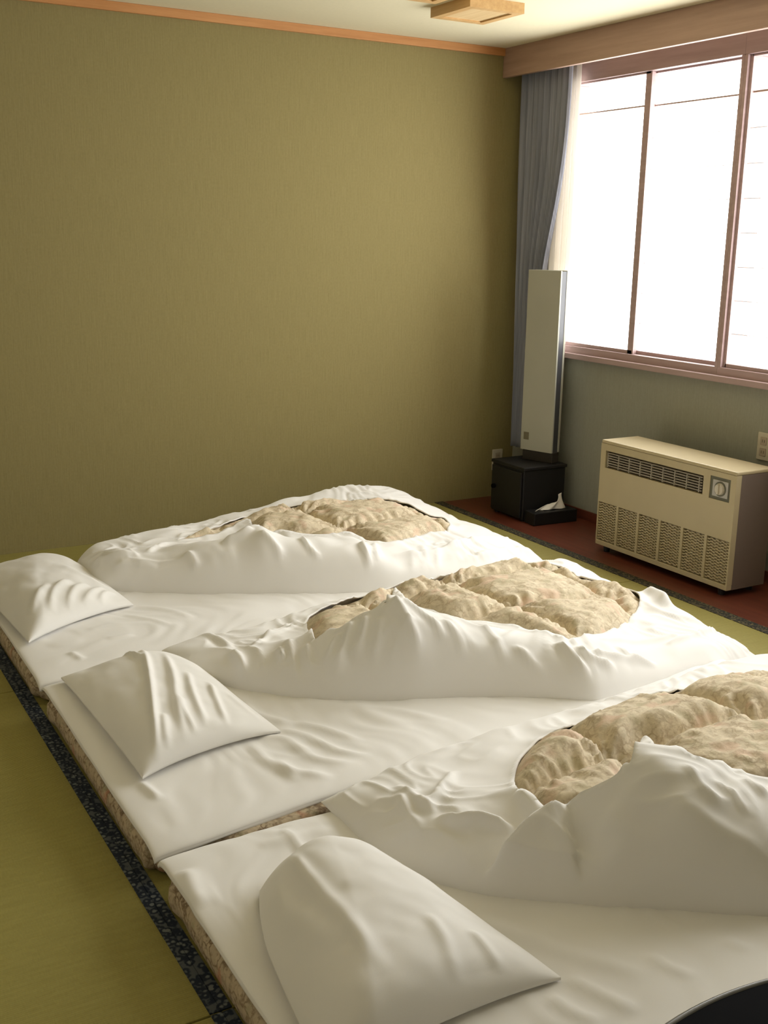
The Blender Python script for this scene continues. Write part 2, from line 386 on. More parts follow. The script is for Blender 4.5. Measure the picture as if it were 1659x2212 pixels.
# ------------------------------------------------------------------ heater
def heater():
    x0, x1, y0, y1, zb, zt = -.2117, .01, -1.1515, -1.9796, .032, .536
    L = y0-y1
    e = tag(empty('gas_heater', (x0, (y0+y1)/2, 0)), 'cream enamel room heater with grilles standing under the window', 'heater')
    cy = (y0+y1)/2
    def P(mb, nm, mat, par=None, bevel=0):
        o = mb.build(nm, mat, par or e, bevel=bevel); o.data.transform(Matrix.Translation((-x0, -cy, 0))); return o
    Y = lambda u: y0-L*u            # u along the front, 0 at the corner side
    Z = lambda v: zb+(zt-zb)*v
    # body shell: back block, top, two sides, front panels around the recesses
    b = MB(); b.box(x0+.03, x1, y1+.004, y0-.004, zb+.004, zt-.012)
    P(b, 'body', M['heat_dark'])
    P(MB().box(x0, x1, y1, y0, zt-.016, zt), 'top_panel', M['heat'], bevel=.005)
    P(MB().box(x0+.0305, x1, y1, y1+.006, zb, zt-.016), 'side_panel', M['heat_side'])
    P(MB().box(x0+.0305, x1, y0-.006, y0, zb, zt-.016), 'side_panel', M['heat'])
    f = MB(); fx = x0+.03
    gz0, gz1 = Z(.745), Z(.905)      # louvre recess
    gy0, gy1 = Y(.04), Y(.785)
    cz0, cz1 = Z(.735), Z(.925); cya, cyb = Y(.83), Y(.965)
    f.box(x0, fx, y1, y0, cz1, zt-.016); f.box(x0, fx, gy0, y0, Z(.415), cz1); f.box(x0, fx, cya, gy1, Z(.415), cz1); f.box(x0, fx, y1, cyb, Z(.415), cz1)
    f.box(x0, fx, gy1, gy0, gz1, cz1); f.box(x0, fx, gy1, gy0, Z(.415), gz0); f.box(x0, fx, cyb, cya, Z(.415), cz0)
    P(f, 'front_panel', M['heat'])
    # louvre: frame, fins and dividers
    lv = P(MB().box(x0+.022, x0+.028, gy1, gy0, gz0, gz1), 'louver', M['heat_dark'])
    for q in range(6):
        z = gz0+(gz1-gz0)*(.14+.145*q)
        P(MB().box(x0+.006, x0+.022, gy1+.012, gy0-.006, z-.0022, z+.0022), 'fin', M['heat_grey'], lv)
    for q in range(9):
        y = gy0-(gy0-gy1)*(.02+.117*q)
        P(MB().box(x0+.004, x0+.02, y-.0025, y+.0025, gz0+.004, gz1-.012), 'divider', M['heat_grey'], lv)
    # control panel
    cp = P(MB().box(x0+.004, x0+.028, cyb, cya, cz0, cz1), 'control_surround', M['panel_frame'])
    P(MB().box(x0-.001, x0+.006, cyb+.012, cya-.016, cz0+.013, cz1-.013), 'control_plate', M['panel'], cp, bevel=.002)
    yc, zc = (cya+cyb)/2-.004, (cz0+cz1)/2
    k = MB(); k.cyl((x0, yc, zc), (x0-.012, yc, zc), .026, .022, 28); k.box(x0-.02, x0-.01, yc-.005, yc+.005, zc-.02, zc+.02)
    P(k, 'dial', M['ivory'], cp)
    P(MB().cyl((x0-.0005, yc, zc), (x0-.004, yc, zc), .031, .031, 28), 'dial_ring', M['panel_frame'], cp)
    # lower grille: six meshes between ribs
    P(MB().box(x0, fx, y1, y0, zb, zb+.022), 'bottom_rail', M['heat'], bevel=.002)
    n = 6; zt2 = Z(.415)
    for q in range(n+1):
        y = y0-L*q/n; wv = .007
        ya, yb_ = min(y0, y+wv), max(y1, y-wv)
        P(MB().box(x0, fx, yb_, ya, zb+.022, zt2), 'grille_rib', M['heat'])
    for q in range(n):
        ya = y0-L*q/n-.007; yb_ = y0-L*(q+1)/n+.007
        g = MB(); g.box(x0+.024, x0+.028, yb_, ya, zb+.022, zt2)
        nb = 14
        for r in range(nb):
            z = zb+.026+(zt2-zb-.03)*(r+.5)/nb
            # wavy bar of the expanded mesh
            m = 8
            for s in range(m):
                yy0 = ya+(yb_-ya)*s/m; yy1 = ya+(yb_-ya)*(s+1)/m; dz = .0022*(1 if s % 2 else -1)
                g.box(x0+.005, x0+.012, yy1, yy0, z-.0028+dz, z+.0028+dz)
        P(g, 'grille_mesh', M['heat'])
    for yy in (y0-.05, y1+.05):
        for xx in (x0+.03, x1-.03):
            P(MB().cyl((xx, yy, 0), (xx, yy, zb+.004), .014, .017, 14), 'foot', M['black'])
heater()

# ------------------------------------------------------------------ things in the corner
# black cabinet (small safe)
bx = tag(empty('black_cabinet', (-.08, -.435, 0)), 'small black cube cabinet in the corner under the lamp', 'cabinet')
MB().box(-.135, .135, -.14, .14, .012, .272).build('body', M['black'], bx, bevel=.004)
MB().box(-.142, .142, -.147, .147, .272, .29).build('top', M['black'], bx, bevel=.004)
d = MB().box(-.147, -.136, -.13, .13, .022, .262).build('door', M['black'], bx, bevel=.002)
MB().cyl((-.147, .10, .15), (-.162, .10, .15), .012, .012, 16).build('knob', M['black_gloss'], d)
for sx in (-1, 1):
    for sy in (-1, 1): MB().cyl((.11*sx, .115*sy, 0), (.11*sx, .115*sy, .013), .014, n=12).build('foot', M['black'], bx)

# tall paper lamp standing on it
LA = at(1124, 969, .345)[:2]; LB = at(1191, 980, .345)[:2]
lw = float(np.linalg.norm(LB-LA)); ld = .07
ux = (LB-LA)/lw; nrm = np.array([-ux[1], ux[0]])      # towards the wall
if nrm[0] < 0: nrm = -nrm
ctr = (LA+LB)/2+nrm*ld/2
ang = math.atan2(ux[1], ux[0])
lamp = tag(empty('standing_lamp', (ctr[0], ctr[1], .29), ang), 'tall narrow white paper lamp standing on the black cabinet', 'lamp')
# local x along the front, local y towards the wall (sign)
sy = 1 if (-math.sin(ang)*nrm[0]+math.cos(ang)*nrm[1]) > 0 else -1
hh = .94; fz = .055
MB().box(-lw/2+.012, lw/2+.004, -ld/2+.004, ld/2-.004, 0, fz).build('base', M['lamp_base'], lamp, bevel=.003)
yf = -sy*ld/2; yb_ = sy*ld/2
fr = MB().box(-lw/2, lw/2, min(yf, yf+sy*.012), max(yf, yf+sy*.012), fz, fz+hh).build('front_panel', M['shade'], lamp, bevel=.001)
MB().box(-lw/2+.018, -lw/2+.05, min(yf, yf-sy*.0012), max(yf, yf-sy*.0012), fz+.055, fz+.095).build('emblem', M['emblem'], fr)
MB().box(-lw/2, lw/2, min(yb_, yb_-sy*.012), max(yb_, yb_-sy*.012), fz, fz+hh).build('back_panel', M['shade'], lamp, bevel=.001)
MB().box(lw/2-.01, lw/2-.002, -ld/2+.012, ld/2-.012, fz, fz+hh-.004).build('side_panel', M['lamp_side'], lamp)
MB().box(-lw/2+.002, -lw/2+.01, -ld/2+.012, ld/2-.012, fz, fz+hh-.004).build('side_panel', M['lamp_side'], lamp)
MB().cyl((0, 0, fz), (0, 0, fz+.25), .012, n=12).build('bulb_post', M['ivory'], lamp)

# tissue box with tissue
tb = tag(empty('tissue_box', (-.07, -.615, 0), math.radians(-3)), 'low black tissue box on the floor in front of the black cabinet', 'tissue box')
MB().box(-.135, .135, -.062, .030, 0, .066).build('case', M['black'], tb, bevel=.004)
MB().box(-.05, .07, -.028, -.004, .066, .0675).build('slot', M['black_gloss'], tb)
def tissue():
    n, m = 26, 18; V = []; Fc = []
    for j in range(m):
        v = j/(m-1)
        for i in range(n):
            u = i/(n-1)
            wdt = .055*(1-v)**1.2+.026
            x = .035+(u-.62)*2*wdt+.022*v*(1-.2*v)-.035*(1-u)*(1-v)
            z = .064+.085*v*(1-.65*(1-u)**1.2)+.004*math.sin(9*u+3*v)
            y = -.016+.012*math.sin(7*u+2*v)*(.4+v)+.008*math.sin(13*u)*(1-v)+.01*v
            V.append((x, y, z))
    for j in range(m-1):
        for i in range(n-1): Fc.append((j*n+i, j*n+i+1, (j+1)*n+i+1, (j+1)*n+i))
    o = mesh('tissue', V, Fc, M['tissue'], tb, True)
    sm = o.modifiers.new('t', 'SOLIDIFY'); sm.thickness = .0025
tissue()

# wall outlets
def outlet(loc, rz, label):
    e = tag(empty('wall_outlet', loc, rz), label, 'outlet', 'wall outlets')
    MB().box(-.035, .035, -.008, 0, -.06, .06).build('plate', M['ivory'], e, bevel=.003)
    for zz in (-.024, .024):
        s = MB().box(-.017, .017, -.0105, -.008, zz-.017, zz+.017).build('socket', M['socket'], e, bevel=.002)
        for xx in (-.006, .006): MB().box(xx-.001, xx+.001, -.0108, -.0105, zz-.006, zz+.006).build('slot', M['black'], s)
outlet((.022, 0, .212), 0, 'ivory outlet plate low on the olive wall behind the black cabinet')
outlet((WX, -1.808, .587), math.radians(-90), 'ivory outlet plate on the window wall above the heater')

# ------------------------------------------------------------------ curtain
def curtain(name, label, mat, yl, yr, z0, z1, xc, amp, npl, ph=0, cat='curtain'):
    """yl(z), yr(z) give the two edges"""
    n, m = 180, 60; V = []; Fc = []
    for j in range(m):
        z = z0+(z1-z0)*j/(m-1); a, b = yl(z), yr(z)
        for i in range(n):
            u = i/(n-1); s = u*npl*2*math.pi+ph
            k = .75+.25*math.sin(1.7*u*npl+ph)
            x = xc+amp*k*math.sin(s+.25*math.sin(3*z+5*u))
            y = a+(b-a)*(u+.008*math.sin(2*s))
            V.append((x, y, z))
    for j in range(m-1):
        for i in range(n-1): Fc.append((j*n+i, j*n+i+1, (j+1)*n+i+1, (j+1)*n+i))
    o = mesh(name, V, Fc, mat, None, True)
    sm = o.modifiers.new('t', 'SOLIDIFY'); sm.thickness = .002
    return tag(o, label, cat)
curtain('curtain', 'blue grey pleated curtain drawn aside in the window corner', M['curtain'],
        lambda z: -.045-.045*(1-sstep(.7, 2.3, z)), lambda z: -.475+.15*math.exp(-((z-1.15)/.5)**2), .31, 2.33, .045, .021, 9)
curtain('lining_curtain', 'cream lining curtain showing between blue curtain and window', M['lace'],
        lambda z: -.16, lambda z: -.472+.012*(1-sstep(.9, 2.2, z)), .33, 2.33, .088, .012, 7, 1.1)

# ------------------------------------------------------------------ futons
MT = .108       # top of sheet on a mattress
SHEETS = {}
def grid_faces(nx, ny):
    I = np.arange(nx*ny).reshape(ny, nx)
    return np.stack([I[:-1, :-1], I[:-1, 1:], I[1:, 1:], I[1:, :-1]], -1).reshape(-1, 4)
def cosmap(n): return .5*(1-np.cos(np.pi*np.linspace(0, 1, n)))
def put_mesh(name, X, Y, Z, Fc, mat, parent, thick=0):
    used = np.unique(Fc); mp = -np.ones(len(X), int); mp[used] = np.arange(len(used))
    me = bpy.data.meshes.new(name); V = np.stack([X[used], Y[used], Z[used]], 1); Fm = mp[Fc]
    me.vertices.add(len(V)); me.vertices.foreach_set('co', V.astype(np.float32).ravel())
    me.loops.add(Fm.size); me.loops.foreach_set('vertex_index', Fm.astype(np.int32).ravel())
    me.polygons.add(len(Fm)); me.polygons.foreach_set('loop_start', np.arange(0, Fm.size, 4, dtype=np.int32))
    me.update(calc_edges=True); me.validate(); me.polygons.foreach_set('use_smooth', [True]*len(me.polygons))
    o = link(name, me, mat, parent)
    if thick:
        s = o.modifiers.new('thickness', 'SOLIDIFY'); s.thickness = thick; s.offset = -1
    return o

def futon(label, x0, x1, y0, y1, strokes, seed, pull=.05):
    """y0 back, y1 front"""
    e = tag(empty('futon', ((x0+x1)/2, (y0+y1)/2, 0)), label, 'futon', 'futon mattresses side by side')
    ox, oy = (x0+x1)/2, (y0+y1)/2
    # mattress: soft slab with rounded sides
    nx, ny = 60, 44; a = (x1-x0)/2-.002; b = (y0-y1)/2-.008
    V = []; Fc = []
    prof = [(-.04, .0), (-.006, .003), (.004, .014), (.008, .036), (.006, .062), (-.006, .078), (-.06, .082)]
    N = 160; P = []
    for i in range(N):
        t = 2*math.pi*i/N; c, s = math.cos(t), math.sin(t); q = .13
        P.append((math.copysign(abs(c)**q, c), math.copysign(abs(s)**q, s), t))
    for off, z in prof:
        for (px, py, t) in P:
            wv = .004*math.sin(11*t+seed)+.003*math.sin(23*t+2*seed)
            V.append((px*(a+off+wv), py*(b+off+wv), z))
    for k in range(len(prof)-1):
        for i in range(N):
            j = (i+1) % N; Fc.append((k*N+i, k*N+j, (k+1)*N+j, (k+1)*N+i))
    Fc.append(tuple(range(N))[::-1]); Fc.append(tuple((len(prof)-1)*N+i for i in range(N)))
    tag(mesh('mattress', V, Fc, M['matt'], e, True), 'beige floral mattress edge')
    # white sheet drawn over it, its front edge pulled in away from the head corner
    yf = lambda X: y1+pull*sstep(x0+.02, x0+.55, X)
    def field(X, Y):
        dx0 = X-x0; dx1 = x1-X; dy0 = y0-Y; dy1 = Y-yf(X)
        z = MT-.010*(1-roll(dx0/.10))-.006*(1-sstep(0, .36, dx0))-.02*(1-roll(dx1/.1))-.018*(1-roll(dy0/.07))-.02*(1-roll(dy1/.08))
        z = z+.0035*fbm(X*3+seed, Y*3, seed, 3)
        return z
    nx, ny = 240, 150
    xs = x0+(x1-x0)*cosmap(nx); ys = y0+(y1-y0)*cosmap(ny)
    X, Y = np.meshgrid(xs, ys); Y = y0+(yf(X)-y0)*(Y-y0)/(y1-y0); X = X.ravel(); Y = Y.ravel()
    S = [([hit(px, py, field) for px, py in pts], amp, w, kd) for pts, amp, w, kd in strokes]
    Z = field(X, Y)+strokes_eval(X, Y, S)
    er = .0022*vnoise(X*28+5*vnoise(X*4, Y*4, seed), Y*9, seed+3); Z = Z+er*sstep(0, .1, np.minimum(X-x0, Y-yf(X)))
    # skirt rows tucked a little down the mattress sides
    X2, Y2, Z2 = [X], [Y], [Z]; Fg = [grid_faces(nx, ny)]; base = nx*ny
    I = np.arange(nx*ny).reshape(ny, nx)
    loop = np.concatenate([I[0, :-1], I[:-1, -1], I[-1, :0:-1], I[:0:-1, 0]])
    n = len(loop); prev = loop
    for k, (o_, dz) in enumerate(((.002, .003), (.002, .007), (.000, .010))):
        lx, ly, lz = X[loop], Y[loop], Z[loop]
        ex = np.where(lx <= x0+1e-6, -1, np.where(lx >= x1-1e-6, 1, 0)); ey = np.where(ly >= y0-1e-6, 1, np.where(ly <= yf(lx)+1e-6, -1, 0))
        wob = 1+.35*vnoise(lx*7+ly*5, ly*7-lx*4, seed+8)
        X2.append(lx+ex*o_); Y2.append(ly+ey*o_); Z2.append(lz-dz*wob)
        cur = base+np.arange(n); base += n
        Fg.append(np.stack([prev, cur, np.roll(cur, -1), np.roll(prev, -1)], 1)); prev = cur
    X = np.concatenate(X2); Y = np.concatenate(Y2); Z = np.concatenate(Z2)
    put_mesh('sheet', X-ox, Y-oy, Z, np.concatenate(Fg), M['white'], e)
    tag(e.children[-1], 'white cotton sheet')
    return field
R_ = 'ridge'
sheet1 = futon('futon in white sheet against the olive wall, farthest of the three', -2.966, -.93, -.68, -1.795, [
    ([(60, 1375), (150, 1352), (260, 1330)], .006, .02, R_), ([(190, 1362), (250, 1350), (330, 1345)], .006, .014, R_),
    ([(270, 1330), (330, 1340), (370, 1352)], .007, .012, R_), ([(230, 1380), (290, 1372)], .005, .012, R_),
    ([(300, 1310), (370, 1320), (420, 1335)], .006, .014, R_), ([(150, 1410), (180, 1425)], .006, .012, R_)], 3)
sheet2 = futon('middle futon in white sheet with floral edge', -2.966, -.93, -1.822, -2.895, [
    ([(560, 1590), (620, 1600), (680, 1640), (760, 1650)], .010, .016, R_), ([(590, 1580), (660, 1590), (730, 1625), (800, 1632)], .010, .014, R_),
    ([(540, 1610), (580, 1650), (640, 1670), (720, 1680)], .009, .016, R_), ([(620, 1560), (700, 1575), (780, 1605)], .008, .014, R_),
    ([(520, 1520), (560, 1545), (640, 1570)], .007, .014, R_), ([(700, 1540), (820, 1530), (960, 1560)], .006, .02, R_),
    ([(300, 1690), (345, 1730)], .008, .012, R_), ([(600, 1640), (640, 1690)], .007, .014, R_), ([(560, 1530), (700, 1520), (800, 1545), (900, 1580)], .006, .03, R_)], 8)
sheet3 = futon('nearest futon in white sheet beside the black table', -2.966, -.93, -2.922, -4.0, [
    ([(610, 1790), (660, 1845)], .009, .012, R_), ([(400, 1880), (420, 1930), (440, 1960)], .010, .022, R_), ([(560, 1830), (640, 1810), (720, 1790)], .006, .02, R_),
    ([(740, 1760), (800, 1800), (840, 1830)], .009, .018, R_), ([(1050, 1990), (1200, 2050), (1400, 2110)], .006, .02, R_),
    ([(1220, 2110), (1300, 2150), (1380, 2190)], .007, .016, R_), ([(1400, 2060), (1440, 2090), (1500, 2110)], .006, .014, R_), ([(1180, 2150), (1240, 2190), (1300, 2212)], .007, .016, R_),
    ([(1560, 2030), (1620, 2055)], .006, .012, R_), ([(1000, 1980), (1100, 2010), (1250, 2020)], .004, .03, R_)], 21)

# ------------------------------------------------------------------ quilts
def quilt(label, x0, x1, T, opening, strokes, seed, seams, bulge=.05, head_roll=.13, sheet=None):
    """T rows: x, y back, z back, z middle, y crest, z crest, y front"""
    T = np.array(T, float)
    fB, fzB, fM, fyC, fzC, fyF = [pchip(T[:, 0], T[:, k]) for k in range(1, 7)]
    def base(X): return .103-.090*sstep(-1.02, -.84, X)
    def prof(X, Y, crest=True):
        yB, zB, zM, yC, zC, yF = fB(X), fzB(X), fM(X), fyC(X), fzC(X), fyF(X)
        if not crest: zC = np.minimum(zC, zM+.012)
        b = base(X)
        tb_ = np.clip((Y-yC)/(yB-yC), 0, 1)
        back = zM+(zB-zM)*sstep(.35, 1, tb_)+(zC-zM)*np.exp(-((Y-yC)/.13)**2)
        u = np.clip((yC-Y)/(yC-yF), 0, 1)
        front = b+(zC-b)*np.sqrt(np.clip(1-u**2.2, 0, 1))
        z = np.where(Y > yC, back, front)
        e = roll((yB-Y)/.06)*roll((X-x0)/head_roll)*roll((x1-X)/.16)
        return b+(z-b)*e
    f0 = lambda X, Y: np.where((X > x0) & (X < x1) & (Y < fB(X)) & (Y > fyF(X)), prof(X, Y), -1.0)
    poly = smooth_poly([hit(px, py, f0) for px, py in opening], 6)
    S = [([hit(px, py, f0) for px, py in pts], amp*(1.25 if kd == 'ridge' else 1), w*(.82 if kd == 'ridge' else 1), kd) for pts, amp, w, kd in strokes]
    def surf(X, Y, far):
        z = prof(X, Y); b = base(X)
        e = roll((fB(X)-Y)/.05)*roll((X-x0)/.07)*roll((x1-X)/.1)*sstep(0, .06, Y-fyF(X))
        wr = .010*fbm(X*4+seed, Y*4, seed, 3)+.005*(1-np.abs(vnoise(X*16+4*vnoise(X*3, Y*3, seed+1), Y*7+3*vnoise(X*4, Y*4, seed+2), seed+5))*2)
        z = z+wr*e+strokes_eval(X, Y, S)*np.clip(e*1.5, 0, 1)
        z = z+.009*np.exp(-far/.02)
        return np.maximum(z, b)
    nx, ny = 280, 190
    xs = x0+(x1-x0)*cosmap(nx); tt = cosmap(ny)
    X, T_ = np.meshgrid(xs, tt); yB = fB(X); yF = fyF(X)
    Y = yB+(yF-yB)*T_
    # soften the corners of the outline
    cx = np.minimum(X-x0, x1-X); X = X.ravel(); Y = Y.ravel()
    ins = inside(X, Y, poly); d, qx, qy, fr, _ = seg_dist(X, Y, poly, True)
    Fc = grid_faces(nx, ny)
    out = inside(X[Fc].mean(1), Y[Fc].mean(1), poly)
    dropped = np.zeros(len(X), bool); dropped[Fc[out].ravel()] = True
    kept = np.zeros(len(X), bool); kept[Fc[~out].ravel()] = True
    rim = dropped & kept                       # the hem of the opening lies exactly on the curve
    X = np.where(rim, qx, X); Y = np.where(rim, qy, Y); d = np.where(rim, 0, d)
    Z = surf(X, Y, d)
    Fc = Fc[~out]
    ox, oy = (x0+x1)/2, float((fB(np.array([-1.6]))+fyF(np.array([-1.6])))[0]/2)
    e = tag(empty('quilt', (ox, oy, .108)), label, 'quilt', 'rumpled quilts on the futons')
    o = put_mesh('quilt_cover', X-ox, Y-oy, Z-.108, Fc[:, ::-1], M['white'], e, .005); tag(o, 'white cotton quilt cover with an open centre')
    # floral comforter showing through the opening
    lo = poly.min(0)-.07; hi = poly.max(0)+.07
    nx, ny = int((hi[0]-lo[0])/.0085), int((hi[1]-lo[1])/.0085)
    X, Y = np.meshgrid(np.linspace(lo[0], hi[0], nx), np.linspace(lo[1], hi[1], ny)); X = X.ravel(); Y = Y.ravel()
    ins = inside(X, Y, poly); d, *_ = seg_dist(X, Y, poly, True); sd = np.where(ins, d, -d)
    lowz = prof(X, Y, False)
    sx, wx, sy_, wy = seams
    jx = X+.02*vnoise(X*5, Y*5, seed+31)+.05*(Y-sy_); jy = Y+.02*vnoise(X*5, Y*5, seed+37)
    pa = np.abs(np.sin(np.pi*(jx-sx)/wx)); pb = np.abs(np.sin(np.pi*(jy-sy_)/wy))
    puff = (1-(1-pa)**3.2)*(1-(1-pb)**3.2)-.18
    # wrinkles radiating from the seams
    rx = (jx-sx)/wx; ry = (jy-sy_)/wy; ax = (rx-np.round(rx))*wx; ay = (ry-np.round(ry))*wy
    th = np.arctan2(ay, ax); rr = np.hypot(ax, ay)
    rad = np.sin(th*9+6*vnoise(np.round(rx)*3.1+th, np.round(ry)*2.7+rr*6, seed+41))*np.exp(-(rr/.12)**2)
    wr = .014*rad*sstep(.0, .03, rr)+.005*fbm(X*14+3*vnoise(X*6, Y*6, seed), Y*14, seed+50, 3)+.004*(1-2*np.abs(vnoise(X*26+jy*12, Y*20, seed+53)))
    cr = np.sin(2*np.pi*(jy*24+1.2*vnoise(X*9, Y*9, seed+61)))*np.exp(-(ax/.06)**2)*sstep(0, .025, np.abs(ax))+np.sin(2*np.pi*(jx*22+1.2*vnoise(X*9, Y*9, seed+67)))*np.exp(-(ay/.06)**2)*sstep(0, .025, np.abs(ay))
    wr = wr+.0045*cr*(1+vnoise(X*7, Y*7, seed+71))
    Z = lowz-.014+(bulge*puff+wr)*sstep(-.035, .06, sd)+.008*sstep(0, .1, sd)
    Z = np.where(sd < -.01, np.minimum(Z, prof(X, Y)-.012), Z)
    Fc = grid_faces(nx, ny); keep = (sd[Fc] > -.06).all(1); Fc = Fc[keep]
    o = put_mesh('comforter', X-ox, Y-oy, Z-.108, Fc, M['comf'], e); tag(o, 'puffy beige floral comforter inside the cover')
    return f0

Q1 = quilt('rumpled white quilt with beige centre next to the olive wall', -2.585, -.66, [
    (-2.585, -.72, .185, .20, -.90, .23, -1.03), (-2.45, -.62, .19, .20, -.98, .24, -1.12), (-2.33, -.58, .19, .20, -1.06, .24, -1.20), (-2.22, -.54, .19, .20, -1.12, .27, -1.265),
    (-2.10, -.50, .19, .20, -1.17, .285, -1.325), (-2.0, -.47, .19, .205, -1.20, .335, -1.375), (-1.91, -.44, .19, .21, -1.25, .30, -1.42), (-1.78, -.40, .195, .22, -1.31, .28, -1.475),
    (-1.64, -.37, .20, .225, -1.36, .275, -1.525), (-1.54, -.35, .21, .22, -1.40, .235, -1.55), (-1.37, -.33, .225, .22, -1.39, .225, -1.565), (-1.15, -.32, .25, .22, -1.38, .215, -1.55), (-.95, -.36, .23, .19, -1.32, .19, -1.52), (-.66, -.45, .10, .10, -1.25, .11, -1.45)],
    [(388, 1169), (430, 1161), (470, 1153), (498, 1140), (520, 1126), (540, 1127), (562, 1140), (590, 1150), (640, 1154), (700, 1158), (745, 1158), (775, 1165), (800, 1176), (840, 1179), (880, 1168), (925, 1153), (962, 1148), (972, 1132), (960, 1121), (930, 1116), (911, 1109), (886, 1095), (842, 1085), (792, 1081), (726, 1082), (660, 1090), (596, 1100), (523, 1120), (450, 1144)],
    [([(400, 1195), (420, 1215), (425, 1235)], .012, .014, R_), ([(480, 1175), (520, 1160), (545, 1140)], .02, .018, R_), ([(560, 1150), (590, 1180), (610, 1210)], .014, .016, R_),
     ([(650, 1165), (668, 1190), (690, 1215)], .014, .012, R_), ([(780, 1175), (795, 1215), (795, 1255)], .018, .014, R_), ([(808, 1180), (815, 1215)], .012, .01, R_),
     ([(200, 1215), (240, 1205), (300, 1195)], .012, .018, R_), ([(240, 1235), (300, 1220), (340, 1225)], .010, .02, R_), ([(850, 1200), (930, 1190), (1000, 1170)], .012, .02, R_), ([(960, 1180), (1040, 1165), (1110, 1165)], .012, .02, R_), ([(320, 1190), (350, 1180), (380, 1175)], .012, .014, R_), ([(1000, 1215), (1080, 1190), (1150, 1180)], .012, .02, R_)],
    5, (-1.50, .42, -1.02, .36), .052)
Q2 = quilt('rumpled white quilt with beige centre on the middle futon', -2.575, -.655, [
    (-2.575, -1.76, .135, .135, -1.90, .14, -2.00), (-2.43, -1.74, .135, .15, -2.06, .175, -2.20), (-2.27, -1.71, .14, .165, -2.19, .235, -2.365), (-2.15, -1.70, .145, .175, -2.25, .30, -2.425), (-2.07, -1.685, .15, .18, -2.29, .345, -2.46), (-2.02, -1.68, .15, .18, -2.305, .37, -2.48),
    (-1.95, -1.67, .155, .185, -2.33, .335, -2.505), (-1.81, -1.66, .16, .19, -2.39, .285, -2.565), (-1.66, -1.645, .165, .195, -2.48, .25, -2.655), (-1.54, -1.635, .17, .20, -2.55, .235, -2.735), (-1.31, -1.62, .175, .19, -2.55, .185, -2.71), (-1.08, -1.605, .18, .17, -2.52, .15, -2.675), (-.85, -1.60, .17, .15, -2.50, .13, -2.66), (-.655, -1.62, .06, .07, -2.48, .06, -2.65)],
    [(662, 1345), (664, 1362), (676, 1376), (690, 1379), (712, 1364), (738, 1360), (765, 1342), (800, 1328), (826, 1311), (836, 1292), (848, 1285), (868, 1292), (905, 1316), (945, 1327), (990, 1341), (1050, 1347), (1110, 1355), (1170, 1374), (1225, 1387), (1262, 1383), (1305, 1368), (1345, 1350), (1372, 1325), (1382, 1298), (1366, 1283), (1312, 1268), (1260, 1255), (1215, 1228), (1160, 1215), (1105, 1214), (1021, 1233), (950, 1248), (880, 1266), (834, 1279), (780, 1293), (725, 1312), (680, 1330)],
    [([(955, 1345), (990, 1390), (1000, 1430)], .009, .014, R_), ([(1040, 1355), (1075, 1400), (1095, 1450)], .008, .014, R_), ([(620, 1385), (632, 1425), (640, 1470)], .010, .012, R_), ([(1330, 1400), (1370, 1425), (1420, 1440)], .010, .012, R_), ([(820, 1340), (815, 1390), (800, 1440)], .012, .013, R_),
     ([(760, 1350), (745, 1400), (720, 1470)], .022, .016, R_), ([(790, 1340), (780, 1390), (762, 1430)], .018, .014, R_), ([(735, 1372), (715, 1410), (705, 1450)], .014, .014, R_), ([(845, 1300), (880, 1350), (900, 1400), (890, 1450)], .018, .016, R_), ([(860, 1300), (930, 1350), (960, 1390)], .014, .014, R_),
     ([(500, 1410), (520, 1440), (525, 1470)], .014, .016, R_), ([(560, 1380), (600, 1370), (640, 1350)], .008, .014, R_), ([(540, 1400), (600, 1360), (650, 1340)], .007, .012, R_), ([(600, 1400), (612, 1430)], .012, .012, R_), ([(660, 1390), (665, 1430), (680, 1460)], .012, .014, R_), ([(430, 1365), (470, 1385), (500, 1405)], .012, .018, R_),
     ([(1110, 1400), (1150, 1440), (1180, 1490)], .010, .012, R_), ([(1200, 1395), (1250, 1440), (1275, 1485)], .016, .014, R_), ([(1235, 1400), (1285, 1430), (1330, 1450)], .014, .014, R_), ([(1260, 1410), (1330, 1425), (1400, 1430)], .012, .014, R_), ([(1300, 1390), (1400, 1385), (1500, 1375)], .014, .018, R_), ([(1390, 1275), (1420, 1290), (1440, 1315)], .035, .03, R_), ([(1380, 1300), (1440, 1330), (1520, 1350)], .012, .018, R_), ([(1440, 1395), (1500, 1380), (1550, 1365)], .014, .014, R_)],
    13, (-1.43, .42, -2.16, .36), .062)
